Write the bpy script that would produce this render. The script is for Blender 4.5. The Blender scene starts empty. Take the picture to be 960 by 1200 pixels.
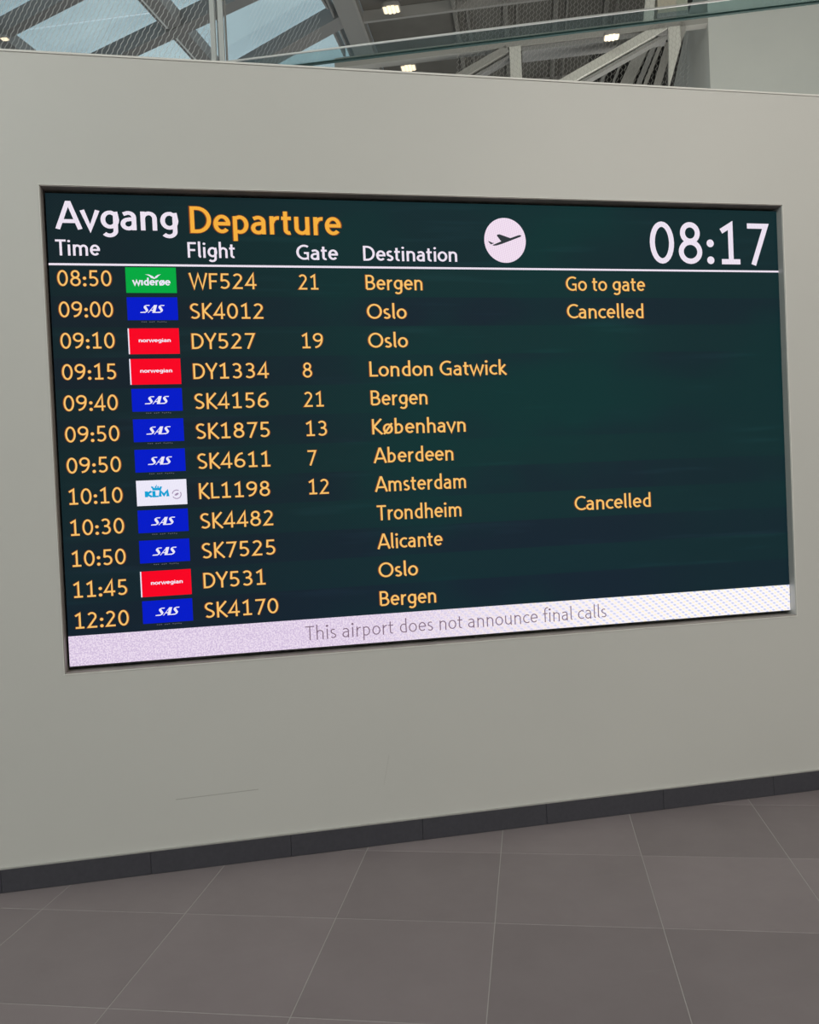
import bpy, bmesh, math, random
from mathutils import Vector, Matrix
random.seed(7)
S = bpy.context.scene
COL = S.collection
PI = math.pi

# ------------------------------------------------------------------ camera
F_PX = 980.77                       # focal length in pixels of the 960x1200 frame
cam_d = bpy.data.cameras.new('camera'); cam = bpy.data.objects.new('camera', cam_d); COL.objects.link(cam)
cam_d.sensor_fit = 'VERTICAL'; cam_d.sensor_height = 36.0; cam_d.lens = 36.0*F_PX/1200
cam_d.clip_start = 0.05; cam_d.clip_end = 300
rt = Vector((0.97972, -0.19545, -0.04421)); up = Vector((0.0473, 0.0112, 0.99882)); fw = Vector((0.19472, 0.98065, -0.02021))
cam.matrix_world = Matrix.Translation((0, -3.7487, 1.5851)) @ Matrix((rt, up, -fw)).transposed().to_4x4()
S.camera = cam

# ------------------------------------------------------------------ view, world, lights
S.view_settings.view_transform = 'Standard'; S.view_settings.look = 'None'
S.view_settings.exposure = 0.0; S.view_settings.gamma = 1.0; S.view_settings.use_curve_mapping = False

TH = -0.3423                        # the hall's own grid is turned 19.6 degrees from the board wall
AX = Vector((math.cos(TH), math.sin(TH), 0)); BX = Vector((-math.sin(TH), math.cos(TH), 0))
def G(s, t, z): return AX*s + BX*t + Vector((0, 0, z))

w = bpy.data.worlds.new('overcast_sky'); S.world = w; w.use_nodes = True
nt = w.node_tree; nt.nodes.clear()
wo = nt.nodes.new('ShaderNodeOutputWorld'); bg = nt.nodes.new('ShaderNodeBackground')
tc = nt.nodes.new('ShaderNodeTexCoord'); mp = nt.nodes.new('ShaderNodeMapping'); no = nt.nodes.new('ShaderNodeTexNoise'); cr = nt.nodes.new('ShaderNodeValToRGB')
mp.inputs['Scale'].default_value = (3, 3, 7); no.inputs['Scale'].default_value = 1.6; no.inputs['Detail'].default_value = 5
cr.color_ramp.elements[0].position = .35; cr.color_ramp.elements[0].color = (.33, .40, .44, 1)
cr.color_ramp.elements[1].position = .68; cr.color_ramp.elements[1].color = (.56, .64, .67, 1)
nt.links.new(tc.outputs['Generated'], mp.inputs[0]); nt.links.new(mp.outputs[0], no.inputs['Vector'])
nt.links.new(no.outputs[0], cr.inputs[0]); nt.links.new(cr.outputs[0], bg.inputs[0]); nt.links.new(bg.outputs[0], wo.inputs[0])
bg.inputs[1].default_value = 1.6

def area(name, loc, target, sx, sy, power, color):
    l = bpy.data.lights.new(name, 'AREA'); l.shape = 'RECTANGLE'; l.size = sx; l.size_y = sy; l.energy = power; l.color = color
    o = bpy.data.objects.new(name, l); COL.objects.link(o); o.location = loc
    o.rotation_euler = (Vector(target)-Vector(loc)).to_track_quat('-Z', 'Y').to_euler()
    return o
area('skylight_daylight', (-5.0, -8.5, 8.3), (-.5, 0, 1.2), 5, 5, 560, (.935, 1.0, .95))
area('hall_lamp_light', (5.5, -7.5, 6.0), (2.0, 0, .8), 4, 4, 300, (1.0, .91, .815))
area('upper_hall_fill', tuple(G(3.0, 6.2, 1.0)), tuple(G(1.6, 8.5, 9)), 4.5, 4, 340, (1.0, .98, .92))  # added fill hidden behind the wall, lifts the dark ceiling and truss

# ------------------------------------------------------------------ materials
def mat(name, col, rough=.6, metal=0.0, emis=None, es=0.0, spec=.5):
    m = bpy.data.materials.new(name); m.use_nodes = True
    b = m.node_tree.nodes['Principled BSDF']
    b.inputs['Base Color'].default_value = (*col, 1); b.inputs['Roughness'].default_value = rough; b.inputs['Metallic'].default_value = metal
    b.inputs['Specular IOR Level'].default_value = spec
    if emis: b.inputs['Emission Color'].default_value = (*emis, 1); b.inputs['Emission Strength'].default_value = es
    return m
class NB:
    """small node-graph writer"""
    def __init__(s, m): s.m = m; s.t = m.node_tree; s.b = s.t.nodes['Principled BSDF']
    def link(s, a, b): s.t.links.new(a, b)
    def val(s, sock, v):
        if isinstance(v, (int, float)): sock.default_value = v
        elif isinstance(v, tuple): sock.default_value = v if len(v) == len(sock.default_value) else (*v, 1)
        else: s.link(v, sock)
    def math(s, op, a, b=0.0, c=None, clamp=False):
        n = s.t.nodes.new('ShaderNodeMath'); n.operation = op; n.use_clamp = clamp
        s.val(n.inputs[0], a); s.val(n.inputs[1], b)
        if c is not None: s.val(n.inputs[2], c)
        return n.outputs[0]
    def pos(s):
        n = s.t.nodes.new('ShaderNodeNewGeometry'); x = s.t.nodes.new('ShaderNodeSeparateXYZ'); s.link(n.outputs['Position'], x.inputs[0])
        return n.outputs['Position'], x.outputs[0], x.outputs[1], x.outputs[2]
    def noise(s, vec, scale, detail=3, sc=(1, 1, 1), rough=.5):
        m = s.t.nodes.new('ShaderNodeMapping'); m.inputs['Scale'].default_value = sc; s.link(vec, m.inputs[0])
        n = s.t.nodes.new('ShaderNodeTexNoise'); n.inputs['Scale'].default_value = scale; n.inputs['Detail'].default_value = detail
        n.inputs['Roughness'].default_value = rough
        s.link(m.outputs[0], n.inputs['Vector']); return n.outputs[0]
    def mix(s, f, a, b):
        n = s.t.nodes.new('ShaderNodeMix'); n.data_type = 'RGBA'; s.val(n.inputs[0], f); s.val(n.inputs[6], a); s.val(n.inputs[7], b); return n.outputs[2]
    def step(s, x, e0, e1):
        n = s.t.nodes.new('ShaderNodeMapRange'); n.interpolation_type = 'SMOOTHSTEP'; s.val(n.inputs[0], x)
        n.inputs[1].default_value = e0; n.inputs[2].default_value = e1; return n.outputs[0]
    def bump(s, h, strength, dist):
        n = s.t.nodes.new('ShaderNodeBump'); n.inputs['Strength'].default_value = strength; n.inputs['Distance'].default_value = dist
        s.link(h, n.inputs['Height']); s.link(n.outputs[0], s.b.inputs['Normal'])

M = {}
# board wall: satin grey-white paint with faint roller marks and two scuffs
m = mat('wall_paint', (.62, .62, .585), .42, spec=.35); n = NB(m); P, x, y, z = n.pos()
base = n.mix(n.noise(P, .9, 4), (.60, .605, .585), (.66, .66, .635))
def scuff(x0, z0, x1, z1, hw, vertical=False):
    if vertical:
        u, v = z, n.math('SUBTRACT', x, n.math('MULTIPLY_ADD', z, (x1-x0)/(z1-z0), x0-z0*(x1-x0)/(z1-z0))); lo, hi = min(z0, z1), max(z0, z1)
    else:
        u, v = x, n.math('SUBTRACT', z, n.math('MULTIPLY_ADD', x, (z1-z0)/(x1-x0), z0-x0*(z1-z0)/(x1-x0))); lo, hi = x0, x1
    a = n.math('LESS_THAN', n.math('ABSOLUTE', v), hw)
    return n.math('MULTIPLY', a, n.math('MULTIPLY', n.math('GREATER_THAN', u, lo), n.math('LESS_THAN', u, hi)))
sc1 = scuff(-.346, .309, .008, .314, .0018); sc2 = scuff(.599, .404, .569, .27, .0012, True)
sm = n.math('ADD', n.math('MULTIPLY', sc1, .45), n.math('MULTIPLY', sc2, .2), clamp=True)
n.link(n.mix(sm, base, (.22, .215, .20)), n.b.inputs['Base Color'])
n.bump(n.noise(P, 180, 2), .08, .001)
M['wall'] = m
# floor tile: matt grey-brown porcelain, each tile slightly its own shade
m = mat('floor_tile', (.15, .14, .135), .48, spec=.4); n = NB(m); P, x, y, z = n.pos()
oi = n.t.nodes.new('ShaderNodeObjectInfo'); g = n.t.nodes.new('ShaderNodeNewGeometry')
a = n.mix(n.noise(g.outputs['Position'], 2.2, 6, rough=.65), (.215, .186, .196), (.300, .262, .278))
hsv = n.t.nodes.new('ShaderNodeHueSaturation'); n.link(a, hsv.inputs['Color']); n.link(n.math('MULTIPLY_ADD', oi.outputs['Random'], .22, .89), hsv.inputs['Value'])
streak = n.step(n.noise(g.outputs['Position'], 3.0, 4, (1, 6, 1)), .62, .80)
n.link(n.mix(n.math('MULTIPLY', streak, .16), hsv.outputs[0], (.33, .31, .30)), n.b.inputs['Base Color'])
n.link(n.math('MULTIPLY_ADD', n.noise(g.outputs['Position'], 7, 4), .2, .36), n.b.inputs['Roughness'])
M['tile'] = m
M['grout'] = mat('pale_grout', (.46, .44, .44), .9)
m = mat('baseboard_tile', (.035, .036, .042), .45); n = NB(m); P, x, y, z = n.pos()
n.link(n.mix(n.noise(P, 60, 4), (.045, .045, .057), (.070, .070, .086)), n.b.inputs['Base Color']); M['base'] = m
M['baseback'] = mat('baseboard_joint', (.16, .16, .16), .8)
M['metaltrim'] = mat('brushed_trim', (.55, .55, .54), .35, .7)
M['whitetrim'] = mat('white_edge_bead', (.80, .80, .77), .5)
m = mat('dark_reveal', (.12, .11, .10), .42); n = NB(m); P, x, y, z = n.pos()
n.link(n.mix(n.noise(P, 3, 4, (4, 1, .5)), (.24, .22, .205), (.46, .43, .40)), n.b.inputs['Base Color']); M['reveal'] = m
M['litveal'] = mat('lit_reveal', (.56, .57, .55), .45)  # right lining: reflected light put into a paler colour
M['casing'] = mat('black_casing', (.012, .012, .013), .5)

# LED face: teal rows of alternate tone (the picture the panel shows) with fine pixel structure
ROW0, PITCH = 2.626, .1315
m = mat('led_face', (.004, .004, .004), .8, spec=.04); n = NB(m); P, x, y, z = n.pos()
r = n.math('DIVIDE', n.math('SUBTRACT', ROW0, z), PITCH*2)
fr = n.math('FRACT', r); odd = n.math('LESS_THAN', fr, .5)
body = n.math('LESS_THAN', z, ROW0)
rowc = n.mix(odd, (.0105, .0235, .036), (.0085, .036, .0385))
head = (.0085, .030, .036)
c = n.mix(body, head, rowc)
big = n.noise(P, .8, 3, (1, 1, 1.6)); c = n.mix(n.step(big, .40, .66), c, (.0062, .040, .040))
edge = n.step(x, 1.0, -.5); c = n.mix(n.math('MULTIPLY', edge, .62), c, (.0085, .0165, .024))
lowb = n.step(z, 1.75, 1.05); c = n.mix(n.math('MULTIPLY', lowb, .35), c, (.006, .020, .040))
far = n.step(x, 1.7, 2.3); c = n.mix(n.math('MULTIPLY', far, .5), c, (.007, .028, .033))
pix = n.math('MULTIPLY', n.math('SINE', n.math('MULTIPLY', x, 2*PI/.0125)), n.math('SINE', n.math('MULTIPLY', z, 2*PI/.0125)))
stk = n.step(n.noise(P, 2.4, 3, (.6, 1, 9)), .56, .72)
lum = n.math('ADD', n.math('MULTIPLY_ADD', pix, .16, 1.0), n.math('MULTIPLY', stk, .22))
n.link(c, n.b.inputs['Emission Color']); n.link(n.math('MULTIPLY', lum, .80), n.b.inputs['Emission Strength']); M['led'] = m

def glow(name, col, alt, s=1.0, per=.0105):
    """lit LED pixels: two tones in a fine diagonal weave"""
    m = mat(name, (.004, .004, .004), .9, spec=.04); n = NB(m); P, x, y, z = n.pos()
    k = n.math('SINE', n.math('MULTIPLY', n.math('ADD', x, n.math('MULTIPLY', z, .9)), 2*PI/per))
    q = n.math('SINE', n.math('MULTIPLY', n.math('SUBTRACT', z, n.math('MULTIPLY', x, .4)), 2*PI/(per*.8)))
    f = n.math('MULTIPLY_ADD', n.math('MULTIPLY', k, q), .5, .5)
    n.link(n.mix(f, col, alt), n.b.inputs['Emission Color']); n.b.inputs['Emission Strength'].default_value = s
    return m
M['white'] = glow('led_white', (.98, .92, .98), (.70, .60, .76))
M['yellow'] = glow('led_amber', (1.0, .62, .19), (.90, .47, .11))
M['amber'] = glow('led_deep_amber', (1.0, .50, .06), (.82, .36, .04))
M['rim'] = mat('led_amber_fringe', (.004, .004, .004), .9, spec=.04, emis=(.30, .075, .015), es=1.0)
M['icon'] = glow('led_icon_pink', (.98, .88, .96), (.74, .55, .74), per=.014)
M['green'] = glow('led_green', (.0, .44, .055), (.0, .34, .05))
M['blue'] = glow('led_blue', (.0, .008, .66), (.0, .012, .48))
M['red'] = glow('led_red', (.98, .0, .012), (.90, .0, .02))
M['logow'] = glow('led_logo_white', (.92, .90, 1.0), (.75, .72, .88))
M['cyan'] = mat('led_cyan', (.004, .004, .004), .9, spec=.04, emis=(.005, .36, .66), es=1.0)
M['mauve'] = mat('led_mauve', (.004, .004, .004), .9, spec=.04, emis=(.36, .27, .42), es=1.0)
M['dim'] = mat('led_dim_grey', (.004, .004, .004), .9, spec=.04, emis=(.13, .13, .15), es=1.0)
M['grey'] = mat('led_ticker_grey', (.004, .004, .004), .9, spec=.04, emis=(.22, .15, .21), es=1.0)
M['ink'] = mat('led_icon_dark', (.004, .004, .004), .9, spec=.04, emis=(.030, .040, .045), es=1.0)
# ticker band: fine pinkish speckle at the left, coarse blue and yellow dashes at the right
m = mat('led_ticker_band', (.004, .004, .004), .9, spec=.04); n = NB(m); P, x, y, z = n.pos()
right = n.step(x, .2, 2.2)
diag = n.math('SINE', n.math('MULTIPLY', n.math('SUBTRACT', x, n.math('MULTIPLY', z, -1.1)), 2*PI/.043))
rows = n.math('MULTIPLY_ADD', n.math('SINE', n.math('MULTIPLY', n.math('SUBTRACT', z, n.math('MULTIPLY', x, .22)), 2*PI/.0165)), .5, .5)
bl = n.math('MULTIPLY', n.math('MULTIPLY', n.step(diag, .15, .8), rows), right)
ye = n.math('MULTIPLY', n.math('MULTIPLY', n.step(diag, -.1, -.8), rows), right)
spk = n.step(n.noise(P, 150, 2, (1, 1, 1)), .38, .62)
c0 = n.mix(spk, (.66, .52, .72), (.93, .80, .92))
wv = n.math('MULTIPLY_ADD', n.math('MULTIPLY', n.math('SINE', n.math('MULTIPLY', n.math('ADD', x, z), 2*PI/.0115)), n.math('SINE', n.math('MULTIPLY', n.math('SUBTRACT', z, n.math('MULTIPLY', x, .5)), 2*PI/.0115))), .5, .5)
c0 = n.mix(n.math('MULTIPLY', wv, .45), c0, (.56, .50, .70))
c1 = n.mix(right, c0, (1.0, .96, 1.0)); c2 = n.mix(n.math('MULTIPLY', bl, .8), c1, (.42, .50, .82)); c3 = n.mix(n.math('MULTIPLY', ye, .7), c2, (1.0, .86, .50))
n.link(c3, n.b.inputs['Emission Color']); n.b.inputs['Emission Strength'].default_value = 1.0; M['band'] = m

# background
M['steel'] = mat('painted_steel_grey', (.33, .325, .30), .55)
M['steel_light'] = mat('painted_steel_pale', (.66, .655, .60), .5)
M['roofsteel'] = mat('roof_beam_grey', (.25, .25, .245), .6)
M['roofedge'] = mat('roof_edge_grey', (.27, .27, .26), .6)
m = mat('ceiling_deck', (.12, .115, .10), .8); n = NB(m); P, x, y, z = n.pos()
n.link(n.mix(n.noise(P, 2.5, 5), (.095, .09, .08), (.15, .145, .13)), n.b.inputs['Base Color']); M['deck'] = m
M['rib'] = mat('ceiling_rib', (.17, .165, .15), .7)
M['seam'] = mat('ceiling_seam', (.30, .295, .28), .6)
M['wire'] = mat('net_wire', (.75, .78, .78), .45, .2)
M['wiredark'] = mat('net_wire_dull', (.40, .39, .36), .5, .3)
M['post'] = mat('white_post', (.82, .86, .86), .4)
m = mat('upper_plaster', (.55, .56, .53), .8); n = NB(m); P, x, y, z = n.pos()
n.link(n.mix(n.noise(P, .8, 4), (.50, .52, .50), (.64, .65, .61)), n.b.inputs['Base Color']); M['plaster'] = m
M['beige'] = mat('beige_duct', (.52, .48, .38), .6)
M['lampbody'] = mat('lamp_housing', (.30, .29, .27), .5)
M['lampface'] = mat('lamp_diffuser', (.8, .75, .6), .5, emis=(1.0, .78, .50), es=.45)
M['lamp'] = mat('lamp_tube', (.9, .85, .7), .5, emis=(1.0, .82, .56), es=1.05)
M['dark'] = mat('dark_interior', (.03, .03, .03), .8)  # shade of the interior, put into a sheet's colour
def glassmat(name, tint, refl):
    m = bpy.data.materials.new(name); m.use_nodes = True; t = m.node_tree; t.nodes.clear()
    o = t.nodes.new('ShaderNodeOutputMaterial'); mx = t.nodes.new('ShaderNodeMixShader'); tr = t.nodes.new('ShaderNodeBsdfTransparent'); gl = t.nodes.new('ShaderNodeBsdfGlossy'); fr = t.nodes.new('ShaderNodeFresnel')
    mu = t.nodes.new('ShaderNodeMath'); mu.operation = 'MULTIPLY'; mu.inputs[1].default_value = refl; fr.inputs[0].default_value = 1.5
    tr.inputs[0].default_value = (*tint, 1); gl.inputs['Roughness'].default_value = .03; gl.inputs[0].default_value = (.8, .9, .9, 1)
    t.links.new(fr.outputs[0], mu.inputs[0]); t.links.new(mu.outputs[0], mx.inputs[0]); t.links.new(tr.outputs[0], mx.inputs[1]); t.links.new(gl.outputs[0], mx.inputs[2]); t.links.new(mx.outputs[0], o.inputs[0])
    return m
M['glass'] = glassmat('clear_glass', (.90, .96, .955), .5)
M['glasstint'] = glassmat('green_tinted_glass', (.88, .945, .94), .3)
M['skyglass'] = glassmat('skylight_glass', (.93, .96, .97), .6)
M['glassedge'] = mat('green_glass_edge', (.035, .085, .080), .25)

# ------------------------------------------------------------------ mesh helpers
class MB:
    def __init__(s): s.v = []; s.f = []
    def add(s, v, f): o = len(s.v); s.v += [tuple(p) for p in v]; s.f += [tuple(i+o for i in q) for q in f]; return s
    def hexa(s, c):                       # eight corners: four, then the four opposite them
        return s.add(c, [(3, 2, 1, 0), (4, 5, 6, 7), (0, 1, 5, 4), (1, 2, 6, 5), (2, 3, 7, 6), (3, 0, 4, 7)])
    def box(s, x0, x1, y0, y1, z0, z1): return s.hexa([(x0, y0, z0), (x1, y0, z0), (x1, y1, z0), (x0, y1, z0), (x0, y0, z1), (x1, y0, z1), (x1, y1, z1), (x0, y1, z1)])
    def gbox(s, s0, s1, t0, t1, z0, z1): return s.hexa([G(s0, t0, z0), G(s1, t0, z0), G(s1, t1, z0), G(s0, t1, z0), G(s0, t0, z1), G(s1, t0, z1), G(s1, t1, z1), G(s0, t1, z1)])
    def gbeam(s, p, q, wd, z0, z1):       # level beam between two points of the hall grid
        d = Vector((q[0]-p[0], q[1]-p[1])).normalized(); nn = Vector((-d.y, d.x))*wd/2
        c = [(p[0]+nn.x, p[1]+nn.y), (p[0]-nn.x, p[1]-nn.y), (q[0]-nn.x, q[1]-nn.y), (q[0]+nn.x, q[1]+nn.y)]
        return s.hexa([G(a, b, z0) for a, b in c]+[G(a, b, z1) for a, b in c])
    def gprism(s, pts, t0, t1):           # (s, z) outline standing on a plane of the hall grid
        k = len(pts); v = [G(a, t0, b) for a, b in pts]+[G(a, t1, b) for a, b in pts]
        return s.add(v, [tuple(range(k)), tuple(range(2*k-1, k-1, -1))]+[((i+1) % k, i, k+i, k+(i+1) % k) for i in range(k)])
    def build(s, name, m, parent=None, at=None):
        me = bpy.data.meshes.new(name); v = s.v
        if at is not None: v = [(a[0]-at[0], a[1]-at[1], a[2]-at[2]) for a in v]
        me.from_pydata(v, [], s.f)
        for q in (m if isinstance(m, list) else [m]): me.materials.append(q)
        bm = bmesh.new(); bm.from_mesh(me); bmesh.ops.recalc_face_normals(bm, faces=bm.faces); bm.to_mesh(me); bm.free()
        o = bpy.data.objects.new(name, me); COL.objects.link(o)
        if parent is not None: o.parent = parent
        if at is not None:
            o.location = at
        return o
def bevel(o, wd, seg=2):
    bm = bmesh.new(); bm.from_mesh(o.data); bmesh.ops.bevel(bm, geom=bm.edges[:], offset=wd, segments=seg, affect='EDGES', profile=.6); bm.to_mesh(o.data); bm.free(); return o
def tag(o, label=None, cat=None, group=None, kind=None):
    if label: o['label'] = label
    if cat: o['category'] = cat
    if group: o['group'] = group
    if kind: o['kind'] = kind
    return o
def empty(name, loc=(0, 0, 0)):
    o = bpy.data.objects.new(name, None); COL.objects.link(o); o.location = loc; o.empty_display_size = .1; return o
def part(mb, name, m, root, **k):         # a part built in world coordinates under a root that stands elsewhere
    L = root.matrix_world.translation if False else Vector(root.location)
    o = mb.build(name, m, root); o.data.transform(Matrix.Translation(-L))
    if k: tag(o, **k)
    return o

# ------------------------------------------------------------------ the board wall
WX0, WX1, WZ, WT = -4.2, 7.6, 3.4957, .34
RX0, RX1, RZ0, RZ1 = -.772, 2.7077, .8928, 2.9492
mb = MB()
for (a, b, c, d) in ((WX0, RX0, 0, WZ), (RX1, WX1, 0, WZ), (RX0, RX1, 0, RZ0), (RX0, RX1, RZ1, WZ)):
    mb.add([(a, 0, c), (b, 0, c), (b, 0, d), (a, 0, d)], [(0, 1, 2, 3)])
mb.add([(WX0, WT, 0), (WX1, WT, 0), (WX1, WT, WZ), (WX0, WT, WZ)], [(3, 2, 1, 0)])
for x_ in (WX0, WX1): mb.add([(x_, 0, 0), (x_, WT, 0), (x_, WT, WZ), (x_, 0, WZ)], [(0, 1, 2, 3)])
mb.add([(WX0, 0, WZ), (WX1, 0, WZ), (WX1, WT, WZ), (WX0, WT, WZ)], [(0, 1, 2, 3)])
RD = .11
for (p, q) in (((RX0, RZ0), (RX1, RZ0)), ((RX1, RZ0), (RX1, RZ1)), ((RX1, RZ1), (RX0, RZ1)), ((RX0, RZ1), (RX0, RZ0))):
    mb.add([(p[0], 0, p[1]), (q[0], 0, q[1]), (q[0], RD, q[1]), (p[0], RD, p[1])], [(0, 1, 2, 3)])
mb.add([(RX0, RD, RZ0), (RX1, RD, RZ0), (RX1, RD, RZ1), (RX0, RD, RZ1)], [(0, 1, 2, 3)])
me = bpy.data.meshes.new('wall_front'); me.from_pydata(mb.v, [], mb.f); me.materials.append(M['wall'])
bm = bmesh.new(); bm.from_mesh(me); bmesh.ops.remove_doubles(bm, verts=bm.verts, dist=1e-4); bmesh.ops.recalc_face_normals(bm, faces=bm.faces); bm.to_mesh(me); bm.free()
wall = bpy.data.objects.new('wall_front', me); COL.objects.link(wall); tag(wall, kind='structure')
tag(MB().box(WX0, WX1, -.004, WT, WZ, WZ+.008).build('trim_1', M['whitetrim']), kind='structure')   # cap along the wall's top

# ------------------------------------------------------------------ baseboard of dark tiles
BBH = .1036
bb = MB().box(WX0, WX1, -.006, 0, 0, BBH-.004).build('baseboard_front', M['baseback']); tag(bb, kind='structure')
tile_me = None
for k in range(-7, 13):
    x0 = .1385+k*.6
    if tile_me is None:
        o = MB().box(.0006, .5994, -.012, -.004, .001, BBH-.005).build('baseboard_tile', M['base'], bb); bevel(o, .0012, 1); tile_me = o.data
    else:
        o = bpy.data.objects.new('baseboard_tile', tile_me); COL.objects.link(o); o.parent = bb
    o.location = (x0, 0, 0)
MB().box(WX0, WX1, -.0135, 0, BBH-.0045, BBH-.001).build('edge_strip', M['metaltrim'], bb)['label'] = 'thin silver strip along the top of the dark baseboard'

# ------------------------------------------------------------------ floor
fl = MB().gbox(-14, 9, -12, 15, -.12, -.006).build('floor', M['tile']); tag(fl, kind='structure')
MB().gbox(-5.6, 6.5, -7.1, 1.35, -.0058, -.0009).build('grout_bed', M['grout'], fl)
U0, V0 = -.7413, .7162
fm = None
for i in range(-8, 12):
    for j in range(0, 13):
        if fm is None:
            o = MB().box(.0016, .5984, .0016, .5984, -.0055, 0).build('floor_tile', M['tile'], fl); bevel(o, .0005, 1); fm = o.data
        else:
            o = bpy.data.objects.new('floor_tile', fm); COL.objects.link(o); o.parent = fl
        p = G(U0+.6*i, V0-.6*j, 0); o.location = p; o.rotation_euler = (0, 0, TH)

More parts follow.
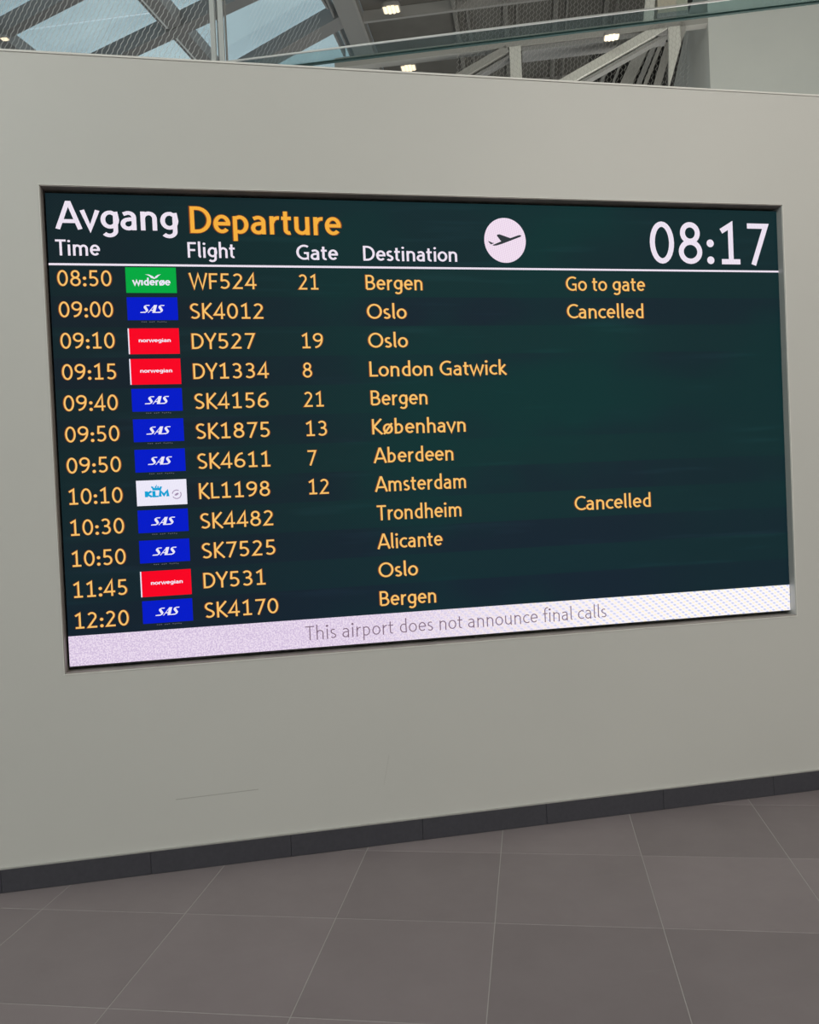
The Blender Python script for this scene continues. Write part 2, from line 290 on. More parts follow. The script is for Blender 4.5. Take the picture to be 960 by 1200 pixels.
# ------------------------------------------------------------------ stroke lettering
def arc(cx, cy, rx, ry, a0, a1, k=None):
    k = k or max(6, int(abs(a1-a0)/13))
    return [(cx+rx*math.cos(math.radians(a0+(a1-a0)*i/k)), cy+ry*math.sin(math.radians(a0+(a1-a0)*i/k))) for i in range(k+1)]
def loop(cx, cy, rx, ry): return arc(cx, cy, rx, ry, 0, 360, 28)
def dot(cx, cy, r=.088): return ('dot', cx, cy, r)
H = .07; XH = .70; XT = XH-H; XC = XH/2; XR = XH/2-H      # half stroke, x-height, bowl centre, bowl radius
def bowl(cx, rx=.20): return loop(cx, XC, rx, XR)
GL = {
 ' ': (.27, []),
 '0': (.70, [loop(.35, .5, .235, .43)]),
 '1': (.70, [[(.13, .79), (.37, .935), (.37, H)], [(.13, H), (.60, H)]]),
 '2': (.70, [arc(.325, .715, .205, .215, 150, -32)+[(.13, H), (.60, H)]]),
 '3': (.70, [arc(.31, .725, .20, .205, 145, -78)+[(.25, .52)], [(.25, .52)]+arc(.31, .295, .235, .225, 82, -140)]),
 '4': (.70, [[(.48, 0), (.48, .96), (.09, .27), (.65, .27)]]),
 '5': (.70, [[(.56, .93), (.20, .93), (.175, .54)]+arc(.315, .315, .235, .245, 118, -138)]),
 '6': (.70, [[(.53, .925)]+arc(.50, .36, .375, .55, 105, 180)+arc(.36, .295, .235, .225, 180, -180, 24)]),
 '7': (.68, [[(.10, .93), (.575, .93), (.24, 0)]]),
 '8': (.70, [loop(.35, .735, .185, .195), loop(.35, .295, .23, .225)]),
 '9': (.70, [[(.17, .075)]+arc(.20, .64, .375, .55, -75, 0)+arc(.34, .705, .235, .225, 0, 360, 24)]),
 ':': (.30, [dot(.15, .10, .092), dot(.15, .50, .092)]),
 'A': (.70, [[(.03, 0), (.325, .95), (.375, .95), (.67, 0)], [(.15, .29), (.55, .29)]]),
 'B': (.66, [[(.14, H), (.14, .93), (.30, .93)]+arc(.33, .72, .18, .21, 90, -90)[1:]+[(.14, .51)], [(.14, .51), (.33, .51)]+arc(.345, .29, .22, .22, 90, -90)+[(.14, H)]]),
 'C': (.68, [arc(.46, .5, .35, .43, 52, 308)]),
 'D': (.76, [[(.15, H), (.15, .93), (.30, .93)]+arc(.30, .5, .36, .43, 90, -90)[1:]+[(.15, H), (.15, .1)]]),
 'F': (.58, [[(.14, 0), (.14, .93), (.54, .93)], [(.14, .49), (.49, .49)]]),
 'G': (.76, [arc(.46, .5, .35, .43, 55, 300)+[(.64, .12), (.64, .45), (.44, .45)]]),
 'K': (.64, [[(.14, 0), (.14, 1)], [(.58, 1), (.19, .50), (.62, 0)]]),
 'L': (.54, [[(.14, 1), (.14, H), (.52, H)]]),
 'M': (.90, [[(.12, 0), (.16, .96), (.45, .25), (.74, .96), (.78, 0)]]),
 'O': (.86, [loop(.43, .5, .34, .43)]),
 'S': (.60, [arc(.31, .73, .20, .20, 40, 200)+[(.20, .56), (.40, .44)]+arc(.29, .27, .215, .20, 35, -140)]),
 'T': (.58, [[(.02, .93), (.56, .93)], [(.29, 0), (.29, .93)]]),
 'W': (.98, [[(.04, 1), (.27, .05), (.49, .92), (.71, .05), (.94, 1)]]),
 'Y': (.62, [[(.03, 1), (.31, .44), (.59, 1)], [(.31, 0), (.31, .48)]]),
 'E': (.60, [[(.54, .93), (.14, .93), (.14, H), (.55, H)], [(.14, .5), (.49, .5)]]),
 'a': (.54, [[(.10, .58)]+arc(.25, .46, .16, .17, 115, 0)+[(.41, 0)], [(.41, .40), (.28, .40)]+arc(.245, .225, .16, .165, 90, 270)+arc(.25, .24, .16, .18, 270, 350)]),
 'b': (.60, [[(.13, 1.04), (.13, H), (.25, H)]+arc(.27, XC, .20, XR, -90, 90)+[(.13, .54)]]),
 'c': (.48, [arc(.31, XC, .225, XR, 52, 308)]),
 'd': (.60, [[(.47, 1.04), (.47, H), (.35, H)]+arc(.33, XC, .20, XR, 270, 90)+[(.47, .60)]]),
 'e': (.56, [[(.09, .37), (.48, .37)]+arc(.29, XC+.01, .195, XR, 8, 318)]),
 'f': (.36, [arc(.35, .86, .17, .18, 75, 180)+[(.18, 0)], [(.04, .62), (.34, .62)]]),
 'g': (.60, [[(.47, .56), (.35, XT)]+arc(.31, XC+.02, .20, XR-.02, 90, 360)+[(.47, .66)], [(.47, .63), (.47, .0)]+arc(.29, -.03, .18, .175, 0, -145)]),
 'h': (.60, [[(.13, 0), (.13, 1.04)], [(.13, .46)]+arc(.305, .44, .17, .19, 160, 0)+[(.475, 0)]]),
 'i': (.26, [[(.13, 0), (.13, .69)], dot(.13, .90, .075)]),
 'ı': (.26, [[(.13, 0), (.13, .69)]]),
 'k': (.52, [[(.13, 0), (.13, 1.04)], [(.44, .69), (.17, .36), (.49, 0)]]),
 'l': (.27, [[(.13, 1.04), (.13, .15)]+arc(.22, .15, .09, .09, 180, 265)]),
 'm': (.90, [[(.13, 0), (.13, .69)], [(.13, .46)]+arc(.29, .45, .155, .18, 160, 0)+[(.445, 0)], [(.445, .46)]+arc(.61, .45, .155, .18, 160, 0)+[(.765, 0)]]),
 'n': (.60, [[(.13, 0), (.13, .69)], [(.13, .46)]+arc(.305, .44, .17, .19, 160, 0)+[(.475, 0)]]),
 'o': (.58, [bowl(.29, .21)]),
 'p': (.60, [[(.13, -.27), (.13, .66)], [(.13, .58), (.26, XT)]+arc(.28, XC, .20, XR, 90, -90)+[(.13, .10)]]),
 'r': (.40, [[(.13, 0), (.13, .69)], [(.13, .42)]+arc(.33, .42, .18, .21, 165, 78)]),
 's': (.44, [arc(.225, .51, .125, .125, 45, 205)+[(.13, .40), (.30, .30)]+arc(.215, .19, .14, .125, 30, -150)]),
 't': (.38, [[(.16, .88), (.16, .20)]+arc(.27, .19, .11, .125, 180, 290), [(.03, .62), (.34, .62)]]),
 'u': (.60, [[(.125, .69), (.125, .26)]+arc(.295, .26, .17, .19, 180, 340)+[(.47, .22)], [(.47, .69), (.47, 0)]]),
 'v': (.52, [[(.04, .70), (.26, .03), (.48, .70)]]),
 'w': (.80, [[(.04, .70), (.22, .04), (.40, .64), (.58, .04), (.76, .70)]]),
 'ø': (.58, [bowl(.29, .21), [(.07, .0), (.51, .70)]]),
}
def stroke(mb, pts, hw, X, y):
    """a ribbon of half width hw along pts, mitred; X maps glyph units to the board"""
    closed = len(pts) > 3 and math.dist(pts[0], pts[-1]) < 1e-6
    p = [Vector(q) for q in pts]
    if closed: p = p[:-1]
    q = [p[0]]
    for a in p[1:]:
        if (a-q[-1]).length > 1e-4: q.append(a)
    p = q; k = len(p); L = []; R_ = []
    for i in range(k):
        a = p[i-1] if (i > 0 or closed) else None; b = p[(i+1) % k] if (i < k-1 or closed) else None
        d0 = (p[i]-a).normalized() if a is not None else None; d1 = (b-p[i]).normalized() if b is not None else None
        if d0 is None: d0 = d1
        if d1 is None: d1 = d0
        n0 = Vector((-d0.y, d0.x)); n1 = Vector((-d1.y, d1.x)); mm = n0+n1
        if mm.length < .2: mm = n0.copy()
        mm.normalize(); c = max(.42, mm.dot(n0)); o = mm*(hw/c)
        L.append(p[i]+o); R_.append(p[i]-o)
    v = [(*X(a),) for a in L]+[(*X(a),) for a in R_]
    v = [(a, y, b) for a, b in v]
    mb.add(v, [(i, k+i, k+(i+1) % k, (i+1) % k) for i in range(k if closed else k-1)])
def text_mb(s, x0, z0, cap, x1=None, hw=.07, y=.0385, slant=0.0, track=0.0, grow=0.0, only=None):
    """lettering with its first stroke at x0, baseline z0, cap height cap, stretched to end at x1"""
    xs = []; pen = 0.0
    for ch in s:
        xs.append(pen); pen += GL[ch][0]+track
    lo, hi = 1e9, -1e9
    for ch, px in zip(s, xs):
        for st in GL[ch][1]:
            pp = [(st[1]-st[3]+hw, 0), (st[1]+st[3]-hw, 0)] if st[0] == 'dot' else st
            for a, b in pp: lo = min(lo, px+a-hw); hi = max(hi, px+a+hw)
    kx = cap if x1 is None else (x1-x0)/(hi-lo)
    mb = MB()
    for i_, (ch, px) in enumerate(zip(s, xs)):
        if only and not only[0] <= i_ < only[1]: continue
        for st in GL[ch][1]:
            X = lambda a, px=px: (x0+(px+a[0]-lo+slant*a[1])*kx, z0+a[1]*cap)
            if st[0] == 'dot':
                r = st[3]+grow; v = [X((st[1]+r*math.cos(2*PI*i/14), st[2]+r*math.sin(2*PI*i/14))) for i in range(14)]
                mb.add([(a, y, b) for a, b in v], [tuple(range(14))])
            else: stroke(mb, st, hw+grow, X, y)
    return mb
def flat(pts, y): return MB().add([(a, y, b) for a, b in pts], [tuple(range(len(pts)))])

# ------------------------------------------------------------------ the departure board
SX0, SX1, SZ0, SZ1, SY = -.758, 2.708-.006, .916, 2.930, .04
board = empty('departure_board', ((SX0+SX1)/2, SY+.03, SZ0))
tag(board, 'large dark teal LED departure board with amber flight rows set into the pale wall', 'departure board')
def bpart(mb, name, m, parent, **k):
    o = mb.build(name, m, parent); o.data.transform(Matrix.Translation(-Vector(board.location)))
    return tag(o, **k)
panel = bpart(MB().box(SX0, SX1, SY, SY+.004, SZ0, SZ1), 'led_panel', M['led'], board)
bpart(MB().box(SX0+.002, SX1-.002, SY+.0045, RD-.002, SZ0+.002, SZ1-.002), 'casing', M['casing'], board)
# lining of the recess: dark on three sides, reflected light coloured pale on the right, and a fine bead on the wall
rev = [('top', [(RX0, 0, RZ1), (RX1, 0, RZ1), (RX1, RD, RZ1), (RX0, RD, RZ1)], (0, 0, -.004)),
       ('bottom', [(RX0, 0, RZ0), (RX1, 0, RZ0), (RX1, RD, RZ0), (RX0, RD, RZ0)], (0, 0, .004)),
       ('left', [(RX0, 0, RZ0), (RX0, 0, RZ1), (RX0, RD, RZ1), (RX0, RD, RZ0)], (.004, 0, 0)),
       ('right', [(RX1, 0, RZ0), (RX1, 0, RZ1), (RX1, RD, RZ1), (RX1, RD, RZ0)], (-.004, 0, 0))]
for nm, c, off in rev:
    o = bpart(MB().hexa(c+[tuple(Vector(a)+Vector(off)) for a in c]), 'recess_lining', M['litveal'] if nm == 'right' else M['reveal'], board)
    o['label'] = 'dark metal lining on the right side of the recess, coloured pale for the light it reflects' if nm == 'right' else 'dark metal lining on the %s of the recess' % (nm+' side' if nm == 'left' else nm)
b_ = .0045
bead = MB().box(RX0-b_, RX1+b_, -.0025, 0, RZ0-b_, RZ0).box(RX0-b_, RX1+b_, -.0025, 0, RZ1, RZ1+b_*.6).box(RX1, RX1+b_, -.0025, 0, RZ0, RZ1).box(RX0-b_*.6, RX0, -.0025, 0, RZ0, RZ1)
bpart(bead, 'edge_bead', M['whitetrim'], board, label='thin white bead around the edge of the recess')

T1, T2, T3 = SY-.0008, SY-.0016, SY-.0024
def write(name, s, x0, z0, cap, x1, m, hw=.07, label=None, fringe=True, **k):
    if fringe and m in ('yellow', 'amber'):
        k0 = 0
        for wd_ in s.split(' '):
            bpart(text_mb(s, x0-.0018, z0, cap, x1+.0018, hw=hw, y=T1, grow=.022, only=(k0, k0+len(wd_)), **k), name+'_fringe', M['rim'], panel); k0 += len(wd_)+1
    k0 = 0
    for wd_ in s.split(' '):
        bpart(text_mb(s, x0, z0, cap, x1, hw=hw, y=T2, only=(k0, k0+len(wd_)), **k), name, M[m], panel, label=label or 'lettering reading %s' % wd_); k0 += len(wd_)+1
write('title_text', 'Avgang', -.724, 2.779, .117, -.217, 'white', hw=.068)
write('title_text', 'Departure', -.167, 2.771, .117, .494, 'amber', hw=.062)
write('heading_text', 'Time', -.733, 2.667, .068, -.548, 'white', hw=.064)
write('heading_text', 'Flight', -.184, 2.664, .068, .023, 'white', hw=.064)
write('heading_text', 'Gate', .288, 2.660, .068, .475, 'white', hw=.064)
write('heading_text', 'Destination', .590, 2.659, .068, 1.031, 'white', hw=.064)
write('clock_text', '08:17', 2.005, 2.660, .208, 2.650, 'white', hw=.062)
bpart(MB().add([(SX0, T2, 2.6255), (SX1, T2, 2.6235), (SX1, T2, 2.6325), (SX0, T2, 2.6345)], [(0, 1, 2, 3)]), 'header_line', M['white'], panel, label='thin white line under the column headings')
# departure symbol
ic = (1.268, 2.762); R0 = .102
bpart(flat([(ic[0]+R0*math.cos(2*PI*i/56), ic[1]+(R0+.003)*math.sin(2*PI*i/56)) for i in range(56)], T1), 'departure_symbol', M['icon'], panel, label='round pinkish white disc carrying a plane symbol')
def icp(pts): return [(ic[0]+(a-496)/9.6*.00419, ic[1]-(b-400)/9.6*.0040) for a, b in pts]
pl = flat(icp([(350, 455), (372, 446), (450, 412), (403, 347), (412, 337), (437, 333), (555, 374), (645, 341), (668, 337), (682, 345), (672, 357), (560, 401), (460, 440), (400, 459), (368, 462)]), T2)
pl2 = flat(icp([(303, 411), (322, 415), (345, 428), (372, 433), (334, 449)]), T2); pl.add(pl2.v, pl2.f)
bpart(pl, 'plane_symbol', M['ink'], panel, label='dark symbol of a plane taking off')

rows = [('08:50', 'W', 'WF524', '21', 'Bergen', 'Go to gate'), ('09:00', 'S', 'SK4012', '', 'Oslo', 'Cancelled'),
        ('09:10', 'N', 'DY527', '19', 'Oslo', ''), ('09:15', 'N', 'DY1334', '8', 'London Gatwick', ''),
        ('09:40', 'S', 'SK4156', '21', 'Bergen', ''), ('09:50', 'S', 'SK1875', '13', 'København', ''),
        ('09:50', 'S', 'SK4611', '7', 'Aberdeen', ''), ('10:10', 'K', 'KL1198', '12', 'Amsterdam', ''),
        ('10:30', 'S', 'SK4482', '', 'Trondheim', 'Cancelled'), ('10:50', 'S', 'SK7525', '', 'Alicante', ''),
        ('11:45', 'N', 'DY531', '', 'Oslo', ''), ('12:20', 'S', 'SK4170', '', 'Bergen', '')]
DW = {'Bergen': .263, 'Oslo': .183, 'London Gatwick': .655, 'København': .440, 'Aberdeen': .375, 'Amsterdam': .430, 'Trondheim': .402, 'Alicante': .306}
FW = {'WF524': .294, 'SK4012': .318, 'DY527': .272, 'DY1334': .330, 'SK4156': .318, 'SK1875': .318, 'SK4611': .318, 'KL1198': .306, 'SK4482': .318, 'SK7525': .318, 'DY531': .272, 'SK4170': .318}
GWD = {'21': .090, '19': .095, '8': .040, '13': .095, '7': .042, '12': .095}
CAP = .0700
def merge(*ms):
    r = MB()
    for q in ms: r.add(q.v, q.f)
    return r
for i, (tm, al, fn, gt, ds, stt) in enumerate(rows):
    zb = 2.5262-.1314*i
    write('time_text', tm, -.726-.0003*i, 2.5365-.1329*i, CAP, -.508, 'yellow', hw=.050)
    write('flight_text', fn, -.185, zb+.0015, CAP, -.185+FW[fn], 'yellow', hw=.050)
    if gt: write('gate_text', gt, .293, zb, CAP, .293+GWD[gt], 'yellow', hw=.050)
    write('destination_text', ds, .596, zb, CAP, .596+DW[ds], 'yellow', hw=.052)
    if stt: write('status_text', stt, 1.563, zb, CAP, 1.563+(.407 if stt[0] == 'G' else .393), 'yellow', hw=.052)
    # airline tile
    zt = 2.620-.1316*i; hgt = {'W': .110, 'S': .0985, 'N': .111, 'K': .110}[al]
    if al == 'S': zt += .0025
    x0, x1 = -.449, -.238; z1, z0 = zt, zt-hgt; cz = (z0+z1)/2
    mk = {'W': 'green', 'S': 'blue', 'N': 'red', 'K': 'logow'}[al]
    lb = {'W': 'green airline tile with white lettering and a bird', 'S': 'blue airline tile with three slanted white letters', 'N': 'red airline tile with small white lettering', 'K': 'white airline tile with cyan letters and crown'}[al]
    bpart(flat([(x0, z0), (x1, z0), (x1, z1), (x0, z1)], T1), 'airline_tile', M[mk], panel, label=lb)
    if al == 'S':
        mm = MB(); h = .034; zb_ = cz-.018; cx = -.392                # SAS: slanted, heavy, high contrast
        def sl(p, cx=cx, zb_=zb_): return [(cx+a*.0335+b*.0105, zb_+b*h) for a, b in p]
        for k, gx in enumerate((0, .92, 1.84)):
            if k != 1:
                for pts in ([(.80, 1.0), (.34, 1.0), (.12, .86), (.14, .66), (.36, .52), (.40, .62), (.30, .74), (.34, .88), (.80, .88)],
                            [(.14, .66), (.36, .86), (.80, .36), (.74, .14), (.50, .30)], [(-.12, .0), (.50, .0), (.74, .14), (.78, .34), (.60, .40), (.50, .16), (-.10, .12)]):
                    q = sl([(gx+a, b) for a, b in pts]); mm.add([(a, T2, b) for a, b in q], [tuple(range(len(q)))])
            else:
                for pts in ([(-.10, 0), (.02, 0), (.55, 1.0), (.45, 1.0)], [(.40, 1.0), (.80, 1.0), (.82, 0), (.46, 0)], [(.12, .26), (.52, .26), (.52, .38), (.16, .38)]):
                    q = sl([(gx+a, b) for a, b in pts]); mm.add([(a, T2, b) for a, b in q], [tuple(range(len(q)))])
        bpart(mm, 'airline_letters', M['logow'], panel)
        mm = MB(); rr = random.Random(3)                                # row of dim specks that shows under the tile
        for k in range(13):
            if k in (3, 7): continue
            xx = -.392+k*.0083; zz = z0-.0085-rr.random()*.002
            mm.add([(xx, T2, zz), (xx+.0045, T2, zz), (xx+.0045, T2, zz+.0035), (xx, T2, zz+.0035)], [(0, 1, 2, 3)])
        bpart(mm, 'cut_off_lettering', M['dim'], panel, label='dim cut-off lettering under the blue tile')
    elif al == 'N':
        bpart(text_mb('norwegian', -.408, cz-.004, .0165, -.274, hw=.085, y=T2), 'airline_letters', M['logow'], panel)
        bpart(flat([(x0-.0025, z0), (x0+.0025, z0), (x0+.0025, z1), (x0-.0025, z1)], T2), 'tile_edge', M['logow'], panel)
    elif al == 'W':
        bpart(text_mb('wıderøe', -.423, cz-.0225, .032, -.263, hw=.085, y=T2), 'airline_letters', M['logow'], panel)
        def bp(p): return [(-.449+(a-65)/573*.211, z1-(b-128)/288*.110) for a, b in p]
        mm = MB()
        for pts in ([(283, 207), (330, 209), (372, 228), (394, 248), (388, 258), (350, 246), (335, 228), (308, 214)], [(388, 258), (402, 228), (430, 212), (468, 205), (440, 222), (420, 244)]):
            q = bp(pts); mm.add([(a, T2, b) for a, b in q], [tuple(range(len(q)))])
        bpart(mm, 'bird_symbol', M['logow'], panel)
    else:
        def kp(p): return [(-.450+(a-183)/573*.213, z1-(b-(424-(a-183)*.04))/280*.110) for a, b in p]
        q0, q1 = kp([(278, 605), (555, 600)])
        bpart(text_mb('KLM', q0[0], q0[1], .0255, q1[0], hw=.135, y=T2), 'airline_letters', M['cyan'], panel)
        mm = MB()
        for pts in ([(352, 484), (378, 488), (380, 500), (360, 505), (352, 500)], [(362, 502), (470, 500), (462, 526), (368, 530)], [(392, 500), (398, 480), (415, 486), (413, 500)], [(420, 500), (424, 480), (440, 484), (438, 500)], [(446, 500), (452, 484), (476, 486), (470, 502)], [(404, 474), (414, 466), (420, 476), (412, 484)]):
            q = kp(pts); mm.add([(a, T2, b) for a, b in q], [tuple(range(len(q)))])
        bpart(mm, 'crown_symbol', M['cyan'], panel)
        cc = kp([(637, 572)])[0]; mm = MB()
        for a0, a1, r in ((60, 170, .0185), (-150, 30, .0185)): stroke(mm, arc(0, 0, 1, 1, a0, a1), .10, lambda p, r=r: (cc[0]+p[0]*r, cc[1]+p[1]*r), T2)
        mm.add([(cc[0]+a, T2, cc[1]+b) for a, b in ((-.010, -.004), (-.002, -.006), (.009, .001), (.007, .007), (-.004, .004))], [(0, 1, 2, 3, 4)])
        bpart(mm, 'alliance_symbol', M['mauve'], panel)
# ticker
bpart(flat([(SX0, SZ0), (SX1, SZ0), (SX1, 1.0455), (SX0, 1.0455)], T1), 'ticker_band', M['band'], panel, label='whitish band along the foot of the board')
msg = 'This airport does not announce final calls'; k0 = 0
for wd_ in msg.split(' '):
    bpart(text_mb(msg, .246, .950, .066, 1.702, hw=.034, y=T2, only=(k0, k0+len(wd_))), 'ticker_word', M['grey'], panel, label='thin grey word '+wd_); k0 += len(wd_)+1

# ------------------------------------------------------------------ upper hall behind the wall
# glass ledge with green edge, and a taller pane standing on it at the right
gb = empty('glass_balustrade', G(1.5, 2.87, 5.0)); tag(gb, 'long green-edged glass ledge crossing above the top of the pale wall', 'glass')
part(MB().gbox(-2.2, 6.4, 2.785, 2.955, 5.0, 5.012), 'glass_shelf', M['glasstint'], gb)
part(MB().gbox(-2.2, 6.4, 2.955, 2.980, 5.0, 5.014), 'glass_edge', M['glassedge'], gb, label='dark green polished rear edge')
part(MB().gbox(-2.2, 6.4, 2.775, 2.785, 5.0, 5.012), 'glass_edge', M['metaltrim'], gb, label='bright front edge')
part(MB().gbox(2.46, 6.4, 2.965, 2.980, 5.02, 6.1), 'glass_pane', M['glass'], gb)
# two white posts and the fine net left of them
pr = empty('net_posts', G(-1.885, 5.2, 3.0)); tag(pr, 'pair of slim white vertical posts at the right edge of the fine net', 'post')
part(MB().gbox(-1.955, -1.905, 5.18, 5.22, 3.0, 8.9), 'post', M['post'], pr)
part(MB().gbox(-1.865, -1.815, 5.18, 5.22, 3.0, 8.9), 'post', M['post'], pr)
part(MB().gbox(-1.895, -1.875, 5.23, 5.25, 3.0, 8.9), 'gap_shade', M['roofsteel'], pr)  # dark strip standing for the shade between the posts
part(MB().gbox(-1.80, -1.79, 5.20, 5.24, 3.0, 8.9), 'edge_shade', M['roofsteel'], pr)  # dark strip standing for the shadow edge beside the right post
def net(name, t, s0, s1, z0, z1, sp, lean, amp, per, wr, m, label):
    mb = MB(); k0 = int((s0-lean*(z1-z0))/sp)-1; k1 = int(s1/sp)+1
    for k in range(k0, k1+1):
        z = z0; prev = None; j = 0
        while z <= z1:
            s_ = k*sp+lean*(z-z0)+amp*(1 if (j+k) % 2 else -1)
            cur = (s_, z)
            if prev and s0 <= prev[0] <= s1 and s0 <= s_ <= s1:
                d = Vector((s_-prev[0], z-prev[1])).normalized(); nx, nz = -d.y*wr, d.x*wr
                tri = [(nx, nz, 0), (-nx, -nz, 0), (0, 0, wr*1.4)]
                v = [G(prev[0]+a, t-c, prev[1]+b) for a, b, c in tri]+[G(s_+a, t-c, z+b) for a, b, c in tri]
                mb.add(v, [(0, 1, 4, 3), (1, 2, 5, 4), (2, 0, 3, 5)])
            prev = cur; z += per; j += 1
    o = mb.build(name, m); return tag(o, label, 'net', kind='stuff')
net('wire_net', 5.2, -6.6, -1.965, 5.9, 7.9, .066, .60, .0075, .034, .0023, M['wire'], 'fine pale wire net hanging in front of the skylight at left')
net('wire_net', 5.9, -1.74, -.9, 5.9, 7.6, .050, .60, .006, .034, .0008, M['wire'], 'faint pale wire net just right of the white posts')
net('wire_net', 6.75, .55, 3.28, 6.2, 7.7, .040, .10, .0125, .032, .0016, M['wiredark'], 'dull hexagonal wire net hanging in front of the steel truss at right')

# steel truss
tr = empty('roof_truss', G(1.9, 7.05, 5.5)); tag(tr, 'grey steel truss with diagonals and an upright behind the glass ledge', 'truss')
part(MB().gbox(-1.0, 3.56, 7.0, 7.12, 7.045, 7.17), 'top_chord', M['steel'], tr)
part(MB().gbox(1.36, 3.1, 7.02, 7.30, 6.985, 7.04), 'chord_flange', M['roofsteel'], tr)
part(MB().gbox(1.205, 1.345, 7.0, 7.1, 5.5, 7.05), 'upright', M['steel_light'], tr)
def diag(p, q, wd, m, name, t0=7.0, t1=7.08):
    d = Vector((q[0]-p[0], q[1]-p[1])).normalized(); nn = Vector((-d.y, d.x))*wd/2
    part(MB().gprism([(p[0]+nn.x, p[1]+nn.y), (p[0]-nn.x, p[1]-nn.y), (q[0]-nn.x, q[1]-nn.y), (q[0]+nn.x, q[1]+nn.y)], t0, t1), name, m, tr)
diag((-.30, 6.38), (1.18, 7.04), .085, M['steel'], 'diagonal')
diag((-.22, 6.32), (1.20, 6.95), .035, M['roofsteel'], 'diagonal_flange', 7.04, 7.16)
diag((.62, 6.00), (3.07, 7.09), .105, M['steel_light'], 'diagonal')
diag((.70, 5.94), (3.12, 7.01), .035, M['roofedge'], 'diagonal_flange', 7.04, 7.16)
part(MB().gprism([(3.10, 7.05), (3.235, 7.05), (3.24, 6.83), (3.075, 6.30), (3.10, 6.80)], 6.99, 7.06), 'gusset_plate', M['steel_light'], tr, label='bright tapering gusset plate')
part(MB().gprism([(3.235, 7.10), (3.30, 7.10), (3.30, 6.98), (3.245, 6.88)], 7.0, 7.1), 'bracket', M['steel'], tr)
part(MB().gprism([(2.86, 7.5), (2.97, 7.5), (2.93, 7.12), (2.81, 7.12)], 6.98, 7.08), 'hanger', M['steel_light'], tr)
part(MB().gbox(2.985, 3.33, 6.98, 7.25, 7.215, 7.6), 'duct', M['beige'], tr, label='beige duct box at the head of the truss')
part(MB().gbox(2.975, 3.335, 6.97, 7.26, 7.175, 7.214), 'duct_edge', M['roofsteel'], tr)
# raking mullions behind the big diagonal
lv = empty('raking_mullions', G(2.6, 8.05, 5.5)); tag(lv, 'leaning grey mullions seen between the big diagonal and the bright gusset', 'mullion')
for (s0, sz1, wd, mk) in ((2.36, 2.58, .04, 'roofedge'), (2.52, 2.74, .03, 'roofedge'), (2.70, 2.96, .17, 'steel'), (2.87, 3.10, .07, 'roofedge'), (2.96, 3.18, .05, 'steel'), (3.12, 3.29, .10, 'steel')):
    dd = (sz1-s0)/.5
    part(MB().gprism([(s0-dd*.9-wd/2, 5.98), (s0-dd*.9+wd/2, 5.98), (sz1+wd/2, 7.38), (sz1-wd/2, 7.38)], 8.0, 8.1), 'mullion', M[mk], lv)
part(MB().gprism([(1.9, 5.9), (3.1, 5.9), (3.5, 7.5), (2.3, 7.5)], 8.14, 8.2), 'interior_shade', M['dark'], lv)  # dark sheet standing in for the dim interior behind the mullions

# pale upper wall at the right: corner, dim return side
tag(MB().gbox(3.56, 8.0, 7.0, 13.9, 3.0, 7.78).build('wall_right', M['plaster']), kind='structure')
tag(MB().gbox(-14, 9, 15.0, 15.3, 3.0, 9.3).build('wall_back', M['plaster']), kind='structure')
tag(MB().gbox(-14.3, -14, -12, 15, -.1, 9.3).build('wall_left', M['plaster']), kind='structure')
tag(MB().gbox(-14, 9, -12.3, -12, -.1, 9.3).build('wall_rear', M['plaster']), kind='structure')
tag(MB().gbox(9.0, 9.3, -12, 15, -.1, 9.3).build('wall_side', M['plaster']), kind='structure')
# ceiling deck with ribs and seams
cl = tag(MB().gbox(-1.04, 9.0, 6.2, 15.0, 9.16, 9.3).build('ceiling', M['deck']), kind='structure')
for k in range(0, 11):
    s_ = .38+.775*k
    MB().gbox(s_-.035, s_+.035, 6.2, 15.0, 9.0, 9.158).build('ceiling_rib', M['rib'], cl)
    MB().gbox(s_+.16, s_+.20, 6.2, 15.0, 9.08, 9.158).build('ceiling_rib', M['rib'], cl)
for t_ in (9.5, 12.3): MB().gbox(-1.04, 9.0, t_-.025, t_+.025, 8.985, 9.155).build('ceiling_seam', M['seam'], cl)
MB().gbox(-14, 9, -12, 5.8, 9.16, 9.3).build('ceiling_panel', M['plaster'], cl)
MB().gbox(-14, -10, 5.8, 15, 9.16, 9.3).build('ceiling_panel', M['deck'], cl)
# skylight: edge beam, diagonal rafters, cross bars, panes
sk = empty('window_1', G(-4, 9, 9)); tag(sk, kind='structure')
part(MB().gbox(-1.38, -1.08, 5.8, 15, 8.97, 9.3), 'edge_beam', M['roofedge'], sk)
part(MB().gbox(-1.08, -1.04, 5.8, 15, 8.95, 9.1), 'edge_strip', M['seam'], sk)
for (p, q, wd) in (((-9.5, 9.83), (-3.0, 7.18), .17), ((-8.6, 11.15), (-1.3, 8.0), .20), ((-7.2, 13.0), (-1.2, 9.33), .27), ((-5.5, 15.0), (-1.2, 11.9), .25)):
    part(MB().gbeam(p, q, wd, 9.0, 9.25), 'rafter', M['roofsteel'], sk)
for (p, q) in (((-4.08, 6.5), (-3.83, 11.0)), ((-6.9, 6.5), (-6.6, 11.0)), ((-3.9, 11.0), (-3.7, 15.0))):
    part(MB().gbeam(p, q, .22, 9.02, 9.24), 'cross_beam', M['roofsteel'], sk)
    part(MB().gbeam((p[0]-.20, p[1]), (q[0]-.20, q[1]), .025, 9.05, 9.20), 'glazing_bar', M['roofsteel'], sk)
    part(MB().gbeam((p[0]-.155, p[1]), (q[0]-.155, q[1]), .03, 9.05, 9.20), 'glazing_bar', M['post'], sk, label='pale glazing bar')
part(MB().gbeam((-1.50, 6.2), (-1.44, 15), .03, 9.03, 9.20), 'glazing_bar', M['roofsteel'], sk)
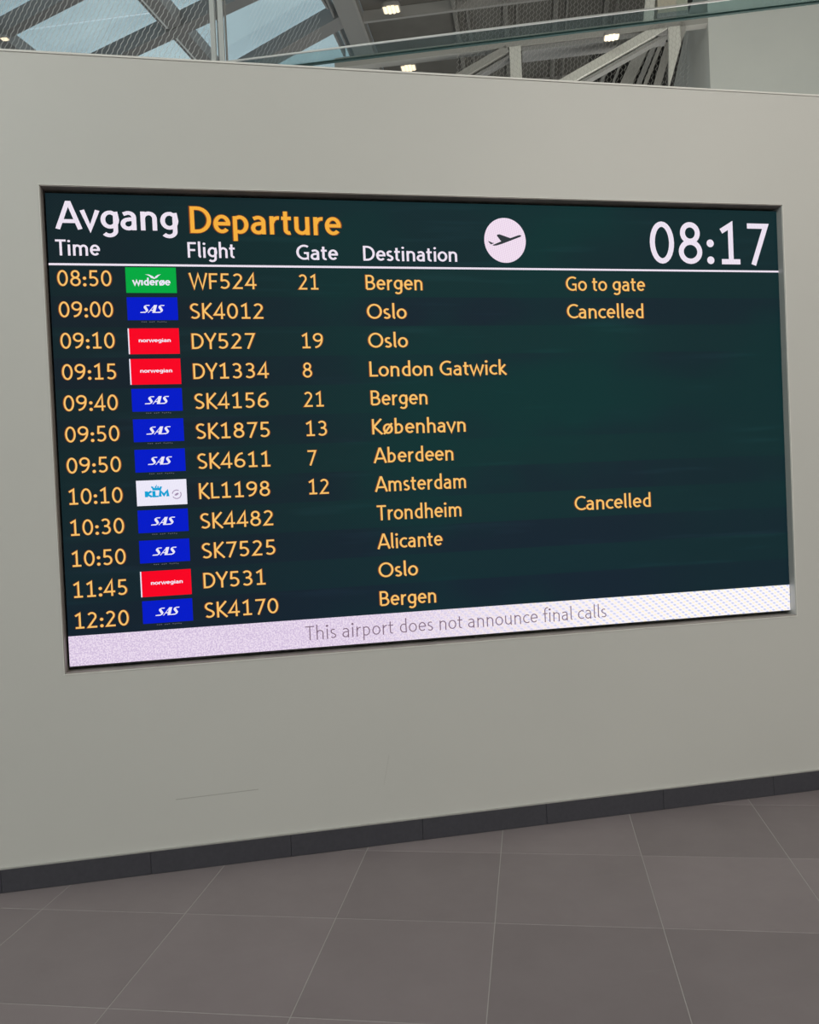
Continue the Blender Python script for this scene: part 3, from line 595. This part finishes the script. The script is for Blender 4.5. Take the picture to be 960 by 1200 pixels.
part(MB().gbeam((-1.58, 9.75), (-1.57, 10.5), .035, 9.03, 9.2), 'glazing_bar', M['roofsteel'], sk)
part(MB().gbeam((-1.60, 8.2), (-1.52, 9.1), .03, 9.03, 9.2), 'glazing_bar', M['roofsteel'], sk)
for (s0, s1) in ((-10, -6.75), (-6.75, -3.95), (-3.95, -1.4)):
    for (t0, t1) in ((5.8, 9.0), (9.0, 12.0), (12.0, 15.0)):
        part(MB().gbox(s0+.01, s1-.01, t0+.01, t1-.01, 9.26, 9.275), 'pane', M['skyglass'], sk)

# ceiling lights
def light_mesh():
    body = MB(); k = 20; r = []
    for i in range(k):
        a = 2*PI*i/k; c, s_ = math.cos(a), math.sin(a); e = .55
        r.append((.140*math.copysign(abs(c)**e, c), .118*math.copysign(abs(s_)**e, s_)))
    body.add([(a, b, 0) for a, b in r]+[(a, b, .05) for a, b in r]+[(a*.8, b*.8, .09) for a, b in r], [tuple(range(k))]+[(i, (i+1) % k, k+(i+1) % k, k+i) for i in range(k)]+[(k+i, k+(i+1) % k, 2*k+(i+1) % k, 2*k+i) for i in range(k)]+[tuple(range(2*k, 3*k))])
    return body
first = None
lamps = [(-.54, 9.09, 9.0, 'oval ceiling lamp at the top edge, left of centre'), (-.54, 10.86, 9.0, 'lit oval ceiling lamp just above the pale wall top'),
         (2.4, 6.68, 6.95, 'lit oval ceiling lamp behind the hexagonal net'), (-6.48, 8.5, 8.97, 'small warm lamp behind the fine net at far left')]
for s_, t_, z_, lb in lamps:
    root = empty('ceiling_light', G(s_, t_, z_-.1)); root.rotation_euler = (0, 0, TH)
    tag(root, lb, 'ceiling lamp', 'oval ceiling lamps')
    if s_ < -6: root.scale = (.45, .45, .45)
    if t_ < 7: root.scale = (.68, .68, .68)
    if first is None:
        h = light_mesh().build('housing', M['lampbody'], root); tubes = []
        for k in range(4):
            x_ = -.090+k*.060; L_ = .100 if k in (1, 2) else .082
            mb = MB(); kk = 8
            pr_ = [(x_+.025*math.cos(2*PI*i/kk), -.004+.012*math.sin(2*PI*i/kk)) for i in range(kk)]
            mb.add([(a, -L_, b) for a, b in pr_]+[(a, L_, b) for a, b in pr_], [tuple(range(kk)), tuple(range(2*kk-1, kk-1, -1))]+[(i, (i+1) % kk, kk+(i+1) % kk, kk+i) for i in range(kk)])
            tubes.append(mb.build('tube', M['lamp'], root))
        tubes.append(MB().box(-.122, .122, -.088, .088, -.006, -.001).build('diffuser', M['lampface'], root))
        first = [h]+tubes
    else:
        for o0 in first:
            o = o0.copy(); COL.objects.link(o); o.parent = root
